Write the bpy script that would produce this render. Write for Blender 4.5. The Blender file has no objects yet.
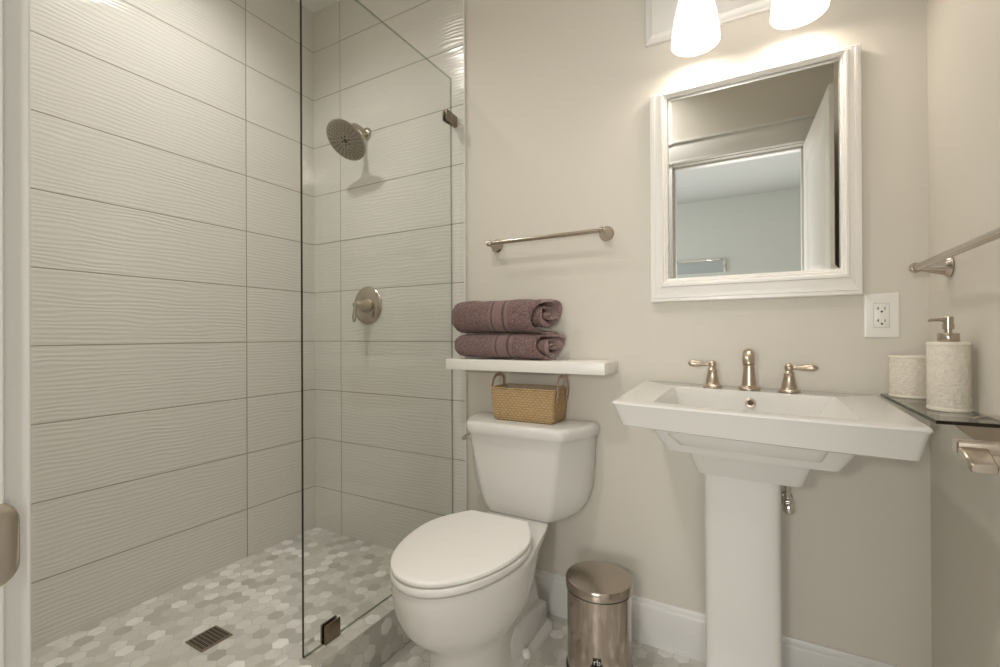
import bpy, bmesh, math, random
from mathutils import Vector, Matrix, noise
PI = math.pi
random.seed(4)
C = bpy.context.scene.collection
DZ = 0.018                                   # survey heights -> heights above the finished floor

# ------------------------------------------------------------------ camera
cam_d = bpy.data.cameras.new('camera')
cam = bpy.data.objects.new('camera', cam_d); C.objects.link(cam)
yaw, pit, rol = 0.5109, 0.0030, -0.0050
fw = Vector((-math.sin(yaw)*math.cos(pit), math.cos(yaw)*math.cos(pit), math.sin(pit)))
rt = Vector((math.cos(yaw), math.sin(yaw), 0)); up = rt.cross(fw)
r2 = rt*math.cos(rol) + up*math.sin(rol); u2 = -rt*math.sin(rol) + up*math.cos(rol)
M = Matrix.Identity(4)
for i in range(3):
    M[i][0], M[i][1], M[i][2] = r2[i], u2[i], -fw[i]
M.translation = Vector((2.0353, -1.6314, 1.0545 + DZ))
cam.matrix_world = M
cam_d.sensor_width = 36; cam_d.lens = 36*458.33/1000; cam_d.clip_start = 0.02
sc = bpy.context.scene
sc.camera = cam

# ------------------------------------------------------------------ world, light, exposure
w = bpy.data.worlds.new('daylight'); sc.world = w; w.use_nodes = True
bg = w.node_tree.nodes['Background']; bg.inputs[0].default_value = (0.85, 0.9, 1.0, 1); bg.inputs[1].default_value = 1.0
vs = sc.view_settings
vs.view_transform = 'Standard'; vs.look = 'None'; vs.gamma = 1; vs.use_curve_mapping = False
vs.exposure = 0.42
E_SHOWER, E_ROOM, E_VANITY, E_SHADE, E_DAY = 39.0, 44.0, 0.95, 0.70, 29.0
def lamp(name, kind, loc, energy, col, size=0.1, rot=(0, 0, 0), sy=None):
    d = bpy.data.lights.new(name, kind); o = bpy.data.objects.new(name, d); C.objects.link(o)
    d.energy = energy; d.color = col; o.location = loc; o.rotation_euler = rot
    if kind == 'AREA':
        d.size = size
        if sy: d.shape = 'RECTANGLE'; d.size_y = sy
        else: d.shape = 'DISK'
    else: d.shadow_soft_size = size
    return o
WARM = (1.0, 0.96, 0.915)
sc.cycles.max_bounces = 16; sc.cycles.diffuse_bounces = 8
# daylight coming through the bedroom window behind the camera
lamp('window_daylight', 'AREA', (2.1, -4.76, .9), E_DAY, (1.0, .985, .96), 1.7, (PI/2, 0, 0), .85)
lamp('window_daylight', 'AREA', (-1.16, -3.2, 1.5), 34.0, (.97, .99, 1.0), 1.3, (0, -PI/2, 0), 1.3)
lamp('added_front_fill', 'POINT', (1.84, -2.15, 1.24), 17.0, (1.0, .94, .87), .06)  # added unseen point light behind the camera, flash-like front fill, no fixture

# ------------------------------------------------------------------ helpers: materials
def mat(name, col=(.8, .8, .8), rough=.5, metal=0, spec=.5, coat=0):
    m = bpy.data.materials.new(name); m.use_nodes = True
    b = m.node_tree.nodes['Principled BSDF']
    b.inputs['Base Color'].default_value = (*col, 1); b.inputs['Roughness'].default_value = rough
    b.inputs['Metallic'].default_value = metal; b.inputs['Specular IOR Level'].default_value = spec
    if coat: b.inputs['Coat Weight'].default_value = coat; b.inputs['Coat Roughness'].default_value = .04
    return m
class NT:
    def __init__(s, m): s.t = m.node_tree; s.n = s.t.nodes; s.l = s.t.links; s.b = s.n.get('Principled BSDF')
    def put(s, sock, v):
        if isinstance(v, (int, float)): sock.default_value = v
        elif isinstance(v, (tuple, list)): sock.default_value = v
        else: s.l.new(v, sock)
    def m(s, op, a, b=0.0, c=0.0):
        n = s.n.new('ShaderNodeMath'); n.operation = op
        for i, v in enumerate((a, b, c)): s.put(n.inputs[i], v)
        return n.outputs[0]
    def vm(s, op, a, b=(0, 0, 0)):
        n = s.n.new('ShaderNodeVectorMath'); n.operation = op
        s.put(n.inputs[0], a); s.put(n.inputs[1], b)
        return n.outputs['Value' if op in ('DOT_PRODUCT', 'LENGTH') else 0]
    def coord(s): return s.n.new('ShaderNodeTexCoord').outputs['Object']
    def sep(s, v):
        n = s.n.new('ShaderNodeSeparateXYZ'); s.put(n.inputs[0], v); return n.outputs
    def com(s, x, y, z):
        n = s.n.new('ShaderNodeCombineXYZ')
        for i, v in enumerate((x, y, z)): s.put(n.inputs[i], v)
        return n.outputs[0]
    def noise(s, v, scale, detail=2, rough=.5, out=0):
        n = s.n.new('ShaderNodeTexNoise'); s.put(n.inputs['Vector'], v)
        n.inputs['Scale'].default_value = scale; n.inputs['Detail'].default_value = detail; n.inputs['Roughness'].default_value = rough
        return n.outputs[out]
    def white(s, v):
        n = s.n.new('ShaderNodeTexWhiteNoise'); n.noise_dimensions = '3D'; s.put(n.inputs['Vector'], v); return n.outputs
    def ramp(s, f, stops, interp='LINEAR'):
        n = s.n.new('ShaderNodeValToRGB'); s.put(n.inputs[0], f); e = n.color_ramp.elements; n.color_ramp.interpolation = interp
        while len(e) < len(stops): e.new(.5)
        for q, (p, c) in zip(e, stops): q.position = p; q.color = (*c, 1)
        return n.outputs[0]
    def mix(s, f, a, b, mode='MIX'):
        n = s.n.new('ShaderNodeMix'); n.data_type = 'RGBA'; n.blend_type = mode
        s.put(n.inputs[0], f); s.put(n.inputs[6], a if not isinstance(a, tuple) else (*a, 1)); s.put(n.inputs[7], b if not isinstance(b, tuple) else (*b, 1))
        return n.outputs[2]
    def smooth(s, v, lo, hi):
        n = s.n.new('ShaderNodeMapRange'); n.interpolation_type = 'SMOOTHSTEP'
        s.put(n.inputs[0], v); n.inputs[1].default_value = lo; n.inputs[2].default_value = hi
        return n.outputs[0]
    def bump(s, h, strength, dist):
        n = s.n.new('ShaderNodeBump'); s.put(n.inputs['Height'], h)
        n.inputs['Strength'].default_value = strength; n.inputs['Distance'].default_value = dist
        s.l.new(n.outputs[0], s.b.inputs['Normal'])
    def col(s, v): s.l.new(v, s.b.inputs['Base Color'])
    def rough(s, v): s.l.new(v, s.b.inputs['Roughness'])

def paint(name, col, rough=.55):
    m = mat(name, col, rough, spec=.3); t = NT(m)
    t.bump(t.noise(t.coord(), 420, 3), .05, .001)
    return m
M_WALL = paint('greige_paint', (.645, .615, .55))
M_CEIL = paint('white_ceiling_paint', (.84, .83, .80))
M_TRIM = mat('white_trim_paint', (.70, .69, .665), .32)
M_DOOR = mat('white_door_paint', (.76, .745, .71), .35)
M_SHELF = mat('white_shelf_lacquer', (.82, .80, .76), .3)
M_CERAMIC = mat('white_glazed_ceramic', (.70, .69, .665), .09, spec=.5)
M_SEAT = mat('white_seat_plastic', (.82, .80, .775), .28)
M_BED = paint('bedroom_paint', (.62, .63, .60))
M_BEDC = paint('bedroom_ceiling_paint', (.60, .61, .60))
M_CARPET = paint('bedroom_floor', (.36, .33, .29), .9)
M_DARK = mat('dark_hole', (.02, .018, .016), .6)
M_BLACK = mat('black_plastic', (.012, .011, .011), .4)
M_PLATE = mat('white_outlet_plastic', (.80, .785, .75), .3)
M_LETTER = mat('white_print', (.7, .7, .68), .5)
def nickel(name, col, rough, scale=(1, 1, 1)):
    return mat(name, col, rough, 1)
M_NICKEL = nickel('brushed_nickel', (.50, .44, .37), .22)
M_BRONZE = nickel('warm_nickel', (.52, .44, .355), .32)
M_CLIP = nickel('dark_clip_metal', (.26, .21, .16), .3)
M_CHROME = mat('chrome', (.78, .74, .70), .07, 1)
M_ROSE = mat('warm_polished_metal', (.80, .66, .58), .12, 1)
M_GRATE = nickel('drain_metal', (.36, .30, .24), .3)
M_STEEL = mat('polished_steel', (.54, .47, .405), .16, 1)
_t = NT(M_STEEL)
_n = _t.noise(_t.vm('MULTIPLY', _t.coord(), (1, 1, .10)), 95, 3)
_t.rough(_t.m('MULTIPLY_ADD', _n, .18, .04)); _t.bump(_n, .35, .0016)
M_FACE = nickel('dull_nickel_face', (.33, .29, .24), .38)
M_LID = nickel('lid_steel', (.50, .435, .37), .2)
M_MIRROR = mat('mirror_silver', (.86, .87, .85), 0.0, 1)

def glass(name, tint, edge=False):
    m = bpy.data.materials.new(name); m.use_nodes = True; n = m.node_tree.nodes; l = m.node_tree.links; n.clear()
    o = n.new('ShaderNodeOutputMaterial'); tr = n.new('ShaderNodeBsdfTransparent'); gl = n.new('ShaderNodeBsdfGlossy')
    fr = n.new('ShaderNodeLayerWeight'); mx = n.new('ShaderNodeMixShader')
    tr.inputs[0].default_value = (*tint, 1); gl.inputs['Roughness'].default_value = 0; fr.inputs['Blend'].default_value = .5
    pw = n.new('ShaderNodeMath'); pw.operation = 'POWER'; l.new(fr.outputs['Facing'], pw.inputs[0]); pw.inputs[1].default_value = 5
    ma = n.new('ShaderNodeMath'); ma.operation = 'MULTIPLY_ADD'; l.new(pw.outputs[0], ma.inputs[0]); ma.inputs[1].default_value = .96; ma.inputs[2].default_value = .035
    l.new(ma.outputs[0], mx.inputs[0]); l.new(tr.outputs[0], mx.inputs[1]); l.new(gl.outputs[0], mx.inputs[2]); l.new(mx.outputs[0], o.inputs[0])
    return m
M_GLASS = glass('clear_glass', (.972, .982, .972))
M_EDGE = mat('glass_edge_dark', (.016, .014, .009), .15)
M_EDGE2 = glass('glass_edge_pale', (.50, .55, .50))

def tile_mat(name, axis, u0):
    """wavy-relief wall tile 0.762 x 0.254 in a straight stack, joints at u0 and at the surveyed heights"""
    m = mat(name, (.6, .57, .5), .16, spec=.5); t = NT(m)
    x, y, z = t.sep(t.coord()); u = (x, y)[axis]
    T, L, Z0 = .254, .762, 1.026 + DZ
    fu = t.m('DIVIDE', t.m('SUBTRACT', u, u0), L); fv = t.m('DIVIDE', t.m('SUBTRACT', z, Z0), T)
    iu, iv = t.m('FLOOR', fu), t.m('FLOOR', fv)
    du = t.m('MULTIPLY', t.m('ABSOLUTE', t.m('SUBTRACT', fu, t.m('ROUND', fu))), L)
    dv = t.m('MULTIPLY', t.m('ABSOLUTE', t.m('SUBTRACT', fv, t.m('ROUND', fv))), T)
    d = t.m('MINIMUM', du, dv)
    g = t.smooth(d, .0012, .0030)                                    # 0 in the joint, 1 on the tile
    rnd = t.white(t.com(iu, iv, 3.7))
    off = t.m('MULTIPLY', rnd[0], 37.0)
    p = t.com(t.m('MULTIPLY', u, 4.5), t.m('ADD', t.m('MULTIPLY', z, 13.0), off), off)
    ph = t.m('ADD', t.m('MULTIPLY', z, 2*PI/.0153), t.m('MULTIPLY', t.noise(p, 1.0, 2.0), 16.0))
    wv = t.m('SINE', ph)
    amp = t.m('MULTIPLY_ADD', t.noise(t.com(t.m('MULTIPLY', u, 7.0), t.m('MULTIPLY', z, 22.0), off), 1.0, 1), 1.3, .05)
    h = t.m('MULTIPLY', t.m('MULTIPLY', wv, amp), .5)
    hh = t.m('ADD', t.m('MULTIPLY', h, g), t.m('MULTIPLY', g, 1.3))
    t.bump(hh, 1.0, .0008)
    base = t.mix(rnd[0], (.66, .648, .605), (.68, .668, .625))
    t.col(t.mix(g, (.31, .285, .235), base))
    t.rough(t.m('MULTIPLY_ADD', g, -.45, .62))
    return m
M_TILE_L = tile_mat('wavy_tile_left', 1, -.3701)
M_TILE_B = tile_mat('wavy_tile_back', 0, .1973)

def hex_mat(name, axes, size=.0508, shade=1.0, rough=.3):
    """marble hexagon mosaic; axes picks the two world axes of the face"""
    m = mat(name, (.6, .58, .53), rough); t = NT(m)
    s = t.sep(t.coord()); a, b = s[axes[0]], s[axes[1]]
    px, py = t.m('DIVIDE', t.m('ADD', a, 10.0), size), t.m('DIVIDE', t.m('ADD', b, 10.0), size)
    R3 = 1.7320508
    def wrap(v, per, sh): return t.m('SUBTRACT', t.m('SUBTRACT', v, sh), t.m('MULTIPLY', t.m('ROUND', t.m('DIVIDE', t.m('SUBTRACT', v, sh), per)), per))
    ax, ay = wrap(px, 1.0, 0.0), wrap(py, R3, 0.0)
    bx, by = wrap(px, 1.0, .5), wrap(py, R3, R3/2)
    la = t.m('ADD', t.m('MULTIPLY', ax, ax), t.m('MULTIPLY', ay, ay)); lb = t.m('ADD', t.m('MULTIPLY', bx, bx), t.m('MULTIPLY', by, by))
    k = t.m('LESS_THAN', la, lb)
    def sel(p, q): return t.m('ADD', t.m('MULTIPLY', k, p), t.m('MULTIPLY', t.m('SUBTRACT', 1.0, k), q))
    hx, hy = sel(ax, bx), sel(ay, by)
    cx = t.m('ROUND', t.m('MULTIPLY', t.m('SUBTRACT', px, hx), 2.0)); cy = t.m('ROUND', t.m('DIVIDE', t.m('SUBTRACT', py, hy), R3/2))
    qx, qy = t.m('ABSOLUTE', hx), t.m('ABSOLUTE', hy)
    e = t.m('MAXIMUM', qx, t.m('ADD', t.m('MULTIPLY', qx, .5), t.m('MULTIPLY', qy, R3/2)))
    g = t.smooth(t.m('SUBTRACT', .5, e), .012, .030)
    rnd = t.white(t.com(cx, cy, 1.3))
    vein = t.noise(t.vm('ADD', t.vm('MULTIPLY', t.com(a, b, 0.0), (1, 1, 1)), t.vm('MULTIPLY', rnd[1], (9, 9, 9))), 22, 4, .6)
    c = t.ramp(rnd[0], [(0, (.40, .385, .345)), (.12, (.50, .485, .445)), (.40, (.58, .565, .52)), (.72, (.64, .625, .58)), (.86, (.73, .715, .675)), (1, (.83, .82, .79))])
    c = t.mix(t.m('MULTIPLY', t.smooth(vein, .42, .72), .34), c, (.44, .425, .39))
    c = t.mix(g, (.50, .485, .44), c)
    if shade != 1: c = t.mix(1.0, c, (shade, shade, shade), 'MULTIPLY')
    t.col(c); t.bump(g, .5, .0012)
    return m
M_HEX = hex_mat('marble_hex_mosaic', (0, 1))
M_HEXC = hex_mat('marble_hex_mosaic_riser', (1, 2))

def towel_mat():
    m = mat('mauve_terry', (.2, .11, .1), .95, spec=.1); t = NT(m)
    x, y, z = t.sep(t.coord())
    def band(lo, hi): return t.m('MULTIPLY', t.smooth(x, lo - .002, lo + .002), t.m('SUBTRACT', 1.0, t.smooth(x, hi - .002, hi + .002)))
    n = t.noise(t.coord(), 230, 2, .8); n2 = t.noise(t.coord(), 45, 2)
    c = t.mix(t.smooth(n, .32, .68), (.12, .064, .060), (.37, .235, .222))
    c = t.mix(t.m('MULTIPLY', n2, .35), c, (.21, .125, .117))
    c = t.mix(band(.180, .262), c, (.30, .19, .18))
    c = t.mix(band(.191, .198), c, (.13, .07, .066)); c = t.mix(band(.240, .249), c, (.13, .07, .066))
    c = t.mix(band(.385, .46), c, (.36, .24, .225))
    t.col(c); t.bump(t.m('ADD', n, t.m('MULTIPLY', t.noise(t.coord(), 120, 2), .9)), 1.0, .009)
    if 'Sheen Weight' in t.b.inputs: t.b.inputs['Sheen Weight'].default_value = .25
    return m
M_TOWEL = towel_mat()
def wicker_mat():
    m = mat('woven_seagrass', (.4, .26, .11), .7, spec=.3); t = NT(m)
    x, y, z = t.sep(t.coord()); s = t.m('ADD', x, y)
    row = t.m('FLOOR', t.m('DIVIDE', z, .0090))
    a = t.m('SINE', t.m('ADD', t.m('MULTIPLY', s, 2*PI/.0170), t.m('MULTIPLY', row, PI)))
    b = t.m('ABSOLUTE', t.m('SINE', t.m('MULTIPLY', z, PI/.0090)))
    h = t.m('MULTIPLY', t.m('MULTIPLY_ADD', a, .4, .6), b)
    n = t.noise(t.vm('MULTIPLY', t.coord(), (1, 1, 3)), 60, 3)
    c = t.mix(n, (.42, .28, .135), (.67, .49, .28))
    c = t.mix(t.m('MULTIPLY', t.m('SUBTRACT', 1.0, h), .45), c, (.20, .115, .045))
    t.col(c); t.bump(h, .9, .003)
    return m
M_WICKER = wicker_mat()
M_LEATHER = mat('tan_leather', (.46, .34, .255), .5)
M_RIVET = mat('brown_rivet', (.16, .10, .06), .4, .3)
M_LINER = mat('basket_inside', (.52, .45, .34), .8)
def lace_mat():
    m = mat('cream_lace_resin', (.72, .665, .575), .5); t = NT(m)
    wp = t.vm('ADD', t.coord(), t.vm('MULTIPLY', t.noise(t.coord(), 70, 2, .5, 1), (.02, .02, .02)))
    v = t.n.new('ShaderNodeTexVoronoi'); t.put(v.inputs['Vector'], wp); v.inputs['Scale'].default_value = 150
    n = t.noise(wp, 110, 3, .6)
    h = t.m('ADD', t.m('MULTIPLY', v.outputs[0], .8), n)
    t.bump(h, .9, .0022)
    t.col(t.mix(t.smooth(n, .35, .65), (.68, .63, .545), (.76, .71, .625)))
    return m
M_LACE = lace_mat(); M_CREAM = mat('cream_resin', (.74, .69, .60), .4)
def emit(name, col, st, mixw=1.0):
    m = bpy.data.materials.new(name); m.use_nodes = True; b = m.node_tree.nodes['Principled BSDF']
    b.inputs['Base Color'].default_value = (.85, .83, .8, 1); b.inputs['Emission Color'].default_value = (*col, 1); b.inputs['Emission Strength'].default_value = st
    b.inputs['Roughness'].default_value = .25
    return m
M_SHADE = emit('lit_frosted_glass', (1.0, .93, .86), E_SHADE)
M_LENS = emit('lit_lens', (1.0, .92, .82), 14)
M_BULB = emit('lit_bulb', (1.0, .92, .82), 12)

# ------------------------------------------------------------------ helpers: geometry
def prop(o, label=None, cat=None, group=None, kind=None):
    if label: o['label'] = label
    if cat: o['category'] = cat
    if group: o['group'] = group
    if kind: o['kind'] = kind
    return o
def obj(name, bm, m, parent=None, smooth=True, angle=35, loc=None):
    bmesh.ops.recalc_face_normals(bm, faces=bm.faces[:])
    me = bpy.data.meshes.new(name); bm.to_mesh(me); bm.free()
    for mm in (m if isinstance(m, (list, tuple)) else [m]): me.materials.append(mm)
    if smooth:
        me.shade_smooth(); me.set_sharp_from_angle(angle=math.radians(angle))
    o = bpy.data.objects.new(name, me); C.objects.link(o)
    if parent: o.parent = parent
    if loc: o.location = loc
    return o
def thing(name, label, cat, loc, group=None, rot=(0, 0, 0)):
    o = bpy.data.objects.new(name, None); C.objects.link(o); o.location = loc; o.rotation_euler = rot
    o.empty_display_size = .05
    return prop(o, label, cat, group)
def B(): return bmesh.new()
def box(bm, x0, x1, y0, y1, z0, z1, bev=0, seg=2, mi=0):
    r = bmesh.ops.create_cube(bm, size=1); vs_ = r['verts']
    for v in vs_: v.co = Vector(((x0+x1)/2 + v.co.x*(x1-x0), (y0+y1)/2 + v.co.y*(y1-y0), (z0+z1)/2 + v.co.z*(z1-z0)))
    fs = list({f for v in vs_ for f in v.link_faces})
    if mi:
        for f in fs: f.material_index = mi
    if bev:
        es = list({e for v in vs_ for e in v.link_edges})
        bmesh.ops.bevel(bm, geom=es, offset=bev, segments=seg, affect='EDGES', profile=.5)
    return bm
def frame_of(d):
    d = Vector(d).normalized(); a = Vector((0, 0, 1)) if abs(d.z) < .9 else Vector((1, 0, 0))
    s = d.cross(a).normalized(); return s, s.cross(d).normalized(), d
def loft(bm, rings, cap0=True, cap1=True, closed=True, mi=0):
    vr = [[bm.verts.new(p) for p in r] for r in rings]; n = len(vr[0])
    for a, b in zip(vr, vr[1:]):
        for i in range(n if closed else n-1):
            j = (i+1) % n
            f = bm.faces.new((a[i], a[j], b[j], b[i])); f.material_index = mi
    if cap0: bm.faces.new(vr[0][::-1]).material_index = mi
    if cap1: bm.faces.new(vr[-1]).material_index = mi
    return vr
def lathe(bm, prof, org=(0, 0, 0), axis=(0, 0, 1), seg=40, cap0=True, cap1=True, sx=1, sy=1, mi=0):
    """prof: (radius, distance along the axis)"""
    s, u, d = frame_of(axis); org = Vector(org)
    rings = [[org + d*h + s*(r*sx*math.cos(2*PI*i/seg)) + u*(r*sy*math.sin(2*PI*i/seg)) for i in range(seg)] for r, h in prof]
    loft(bm, rings, cap0, cap1, mi=mi); return bm
def smooth_path(pts, n=6):
    P = [Vector(p) for p in pts]; out = []
    for i in range(len(P)-1):
        p0, p1, p2, p3 = P[max(i-1, 0)], P[i], P[i+1], P[min(i+2, len(P)-1)]
        for k in range(n):
            t = k/n
            out.append(.5*((2*p1) + (p2-p0)*t + (2*p0-5*p1+4*p2-p3)*t*t + (3*p1-p0-3*p2+p3)*t**3))
    out.append(P[-1]); return out
def tube(bm, pts, rad, seg=16, n=0, sx=1, sy=1, upv=None):
    P = smooth_path(pts, n) if n else [Vector(p) for p in pts]
    R = rad if isinstance(rad, (list, tuple)) else [rad]*len(pts)
    if n:
        R = [R[min(int(i/n), len(pts)-2)]*(1-(i/n-min(int(i/n), len(pts)-2))) + R[min(int(i/n), len(pts)-2)+1]*(i/n-min(int(i/n), len(pts)-2)) for i in range(len(P))]
    rings = []; s = None
    for i, p in enumerate(P):
        d = (P[min(i+1, len(P)-1)] - P[max(i-1, 0)]).normalized()
        if s is None:
            if upv: s = Vector(upv) - d*Vector(upv).dot(d); s.normalize()
            else: s = frame_of(d)[0]
        else: s = (s - d*s.dot(d)).normalized()
        u = d.cross(s)
        rings.append([p + s*(R[i]*sx*math.cos(2*PI*k/seg)) + u*(R[i]*sy*math.sin(2*PI*k/seg)) for k in range(seg)])
    loft(bm, rings); return bm
def rpoly(pts, rads, n=5):
    """rounded 2-D polygon, same number of points every time"""
    out = []; N = len(pts)
    for i in range(N):
        p = Vector(pts[i]); a = Vector(pts[i-1]); b = Vector(pts[(i+1) % N])
        r = rads[i] if isinstance(rads, (list, tuple)) else rads
        da, db = (a-p), (b-p); r = min(r, da.length*.49, db.length*.49)
        s, e = p + da.normalized()*r, p + db.normalized()*r
        for k in range(n+1):
            t = k/n; out.append((s*(1-t)**2 + p*2*t*(1-t) + e*t*t))
    return out
def ring3(poly, z): return [Vector((p.x, p.y, z)) for p in poly]
def scale_poly(poly, k, cen=None):
    c = cen or sum(poly, Vector((0, 0)))/len(poly); return [c + (p-c)*k for p in poly]
def inset_poly(poly, d):
    N = len(poly); out = []
    for i in range(N):
        a, b, c = poly[i-1], poly[i], poly[(i+1) % N]
        t = (c-a); t = t.normalized() if t.length > 1e-9 else Vector((1, 0)); nrm = Vector((-t.y, t.x)); out.append(b + nrm*d)
    return out
def copy_tree(o, parent=None):
    c = o.copy(); C.objects.link(c); c.parent = parent
    for ch in list(o.children): copy_tree(ch, c)
    return c

# ------------------------------------------------------------------ room shell
W, CEIL, YF = 2.44, 2.7785, -1.519           # right wall, ceiling, inner face of the door wall
PW = .010                                    # painted wall sits just behind the tile face
XE = .9405                                   # end of the shower tile
DX0, DX1, DTOP = 1.563, 2.277, 2.158         # doorway
WT = .115                                    # thickness of the door wall
def struct(name, bm, m, parent=None, **k):
    o = obj(name, bm, m, parent, **k)
    if not parent: o['kind'] = 'structure'
    return o
def slab(name, x0, x1, y0, y1, z0, z1, m, parent=None, bev=0): return struct(name, box(B(), x0, x1, y0, y1, z0, z1, bev), m, parent)
slab('floor', -.12, W+.12, YF-WT-.01, .13, -.12, 0, M_HEX)
SF = .0655                                   # shower floor
slab('floor_shower', 0, .86, YF, 0, .001, SF, M_HEX)
slab('wall_left', -.12, 0, YF-WT, .13, -.10, CEIL, M_TILE_L)
slab('wall_shower_back', 0, XE+.009, 0, .13, -.10, CEIL, M_TILE_B)
slab('wall_back', XE+.009, W+.12, PW, .13, -.10, CEIL, M_WALL)
slab('wall_right', W, W+.12, YF-WT, .13, -.10, CEIL, M_WALL)
bm = B()
box(bm, -.12, DX0-.02, YF-WT, YF, -.10, CEIL); box(bm, DX1+.02, W+.12, YF-WT, YF, -.10, CEIL); box(bm, DX0-.02, DX1+.02, YF-WT, YF, DTOP+.02, CEIL)
struct('wall_front', bm, M_WALL)
slab('ceiling', -.12, W+.12, YF-WT, .13, CEIL, CEIL+.1, M_CEIL)
CZ = .1385 + DZ                              # curb top
bm = B(); box(bm, .852, .969, YF+.001, -.0005, .0005, CZ, .002, 2)
for f in bm.faces:
    f.normal_update()
    if abs(f.normal.x) > .7: f.material_index = 1
prop(struct('trim_curb', bm, [M_HEX, M_HEXC]), 'low marble mosaic curb under the shower glass')
bm = B(); box(bm, XE+.0085, XE+.0150, -.003, PW+.004, CZ-.1, CEIL-.001, .001, 1); struct('trim_tile_edge', bm, M_TRIM)
def baseboard(name, x0, x1, y0, y1, run_x):
    bm = B(); H = .153
    prof = [(0, .0005), (0, .128), (.002, .134), (.006, .138), (.0075, .147), (.010, H), (.014, H), (.014, .0005)]   # depth into the wall, height
    if run_x: rings = [[Vector((x, y0 + p[0], p[1])) for p in prof] for x in (x0, x1)]
    else: rings = [[Vector((x0 + p[0], y, p[1])) for p in prof] for y in (y0, y1)]
    loft(bm, rings); return struct(name, bm, M_TRIM)
baseboard('baseboard_back', XE+.02, W-.001, -.004, PW, True)
baseboard('baseboard_right', W-.014, W, YF+.001, -.005, False)
# door frame: jambs, stops, casing on the bathroom and bedroom side
bm = B()
box(bm, DX0-.0195, DX0, YF-WT-.001, YF+.001, .0005, DTOP, .002); box(bm, DX1, DX1+.0195, YF-WT-.001, YF+.001, .0005, DTOP, .002)
box(bm, DX0-.0195, DX1+.0195, YF-WT-.001, YF+.001, DTOP, DTOP+.0195, .001)
box(bm, DX0, DX0+.012, YF-WT+.015, YF-.040, .0005, DTOP, .002); box(bm, DX1-.012, DX1, YF-WT+.015, YF-.040, .0005, DTOP, .002); box(bm, DX0, DX1, YF-WT+.015, YF-.040, DTOP-.012, DTOP, .002)
fr = struct('trim_door_frame', bm, M_TRIM)
bm = B()
for yy0, yy1 in ((YF+.0005, YF+.017), (YF-WT-.017, YF-WT-.0005)):
    box(bm, DX0-.095, DX0-.006, yy0, yy1, .0005, DTOP+.010, .003); box(bm, DX1+.006, DX1+.095, yy0, yy1, .0005, DTOP+.010, .003)
    box(bm, DX0-.10, DX1+.10, yy0, yy1+.002, DTOP+.008, DTOP+.135, .003)
    box(bm, DX0-.112, DX1+.112, yy0, yy1+.008, DTOP+.006, DTOP+.020, .003); box(bm, DX0-.112, DX1+.112, yy0, yy1+.010, DTOP+.133, DTOP+.150, .003)
struct('trim_door_casing', bm, M_TRIM)
# rounded strike plate let into the left jamb
bm = B()
zc, hh, y0, y1 = .9065 + DZ, .0332, -1.546, -1.5105
pl = rpoly([(y0, zc-hh), (y1, zc-hh+.004), (y1, zc+hh-.004), (y0, zc+hh)], [.004, .016, .016, .004], 6)
rings = [[Vector((DX0 + d, p.x, p.y)) for p in scale_poly(pl, k)] for d, k in ((.0001, 1), (.0012, 1), (.0020, .95))]
loft(bm, rings)
sp = obj('strike_plate', bm, M_NICKEL, fr); sp['label'] = 'rounded nickel strike plate'
bm = B(); box(bm, DX0+.0018, DX0+.0024, y0+.003, y0+.015, zc-.012, zc+.012); obj('latch_hole', bm, M_DARK, sp)

# bedroom behind the doorway, seen in the mirror
BY = -4.80
slab('floor_bedroom', -1.2, 4.2, BY-.1, YF-WT-.01, -.10, -.0005, M_CARPET)
slab('ceiling_bedroom', -1.2, 4.2, BY-.1, YF-WT, CEIL, CEIL+.1, M_BEDC)
bm = B(); box(bm, -1.3, -1.2, BY-.1, -3.9, -.1, CEIL); box(bm, -1.3, -1.2, -2.5, YF-WT, -.1, CEIL); box(bm, -1.3, -1.2, -3.9, -2.5, -.1, .8); box(bm, -1.3, -1.2, -3.9, -2.5, 2.2, CEIL)
struct('wall_bedroom_left', bm, M_BED)
bm = B()
for a, b in ((-3.9, -3.85), (-3.23, -3.17), (-2.55, -2.5)): box(bm, -1.28, -1.22, a, b, .8, 2.2, .004)
for a, b in ((.8, .85), (2.15, 2.2)): box(bm, -1.28, -1.22, -3.85, -2.55, a, b, .004)
struct('window_2', bm, M_TRIM)
slab('wall_bedroom_right', 4.1, 4.2, BY-.1, YF-WT, -.1, CEIL, M_BED)
bm = B(); wx0, wx1, wz0, wz1 = 1.2, 3.0, .45, 1.35
box(bm, -1.2, wx0, BY-.1, BY, -.1, CEIL); box(bm, wx1, 4.2, BY-.1, BY, -.1, CEIL); box(bm, wx0, wx1, BY-.1, BY, -.1, wz0); box(bm, wx0, wx1, BY-.1, BY, wz1, CEIL)
struct('wall_bedroom_far', bm, M_BED)
bm = B(); box(bm, -1.2, -.121, YF-WT, YF-WT+.1, -.1, CEIL); box(bm, W+.121, 4.1, YF-WT, YF-WT+.1, -.1, CEIL); struct('wall_bedroom_near', bm, M_BED)
bm = B()
for a, b in ((wx0, wx0+.05), (2.07, 2.13), (wx1-.05, wx1)): box(bm, a, b, BY-.08, BY-.02, wz0, wz1, .004)
for a, b in ((wz0, wz0+.05), (wz1-.05, wz1)): box(bm, wx0+.05, wx1-.05, BY-.08, BY-.02, a, b, .004)
struct('window_1', bm, M_TRIM)
# the framed glass reflected at the bottom left of the mirror
t = thing('framed_picture', 'silver framed glazed picture on the bedroom wall, reflected in the mirror', 'picture', (1.34, BY, 1.90))
bm = B()
for a in ((-.36, .36, .0, .03, .10, .13), (-.36, .36, .0, .03, -.13, -.10), (-.36, -.33, .0, .03, -.10, .10), (.33, .36, .0, .03, -.10, .10)): box(bm, *a, .004)
obj('frame', bm, M_CHROME, t); obj('glazing', box(B(), -.33, .33, .004, .010, -.10, .10), mat('dim_picture_glass', (.42, .45, .46), .08), t)

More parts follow.
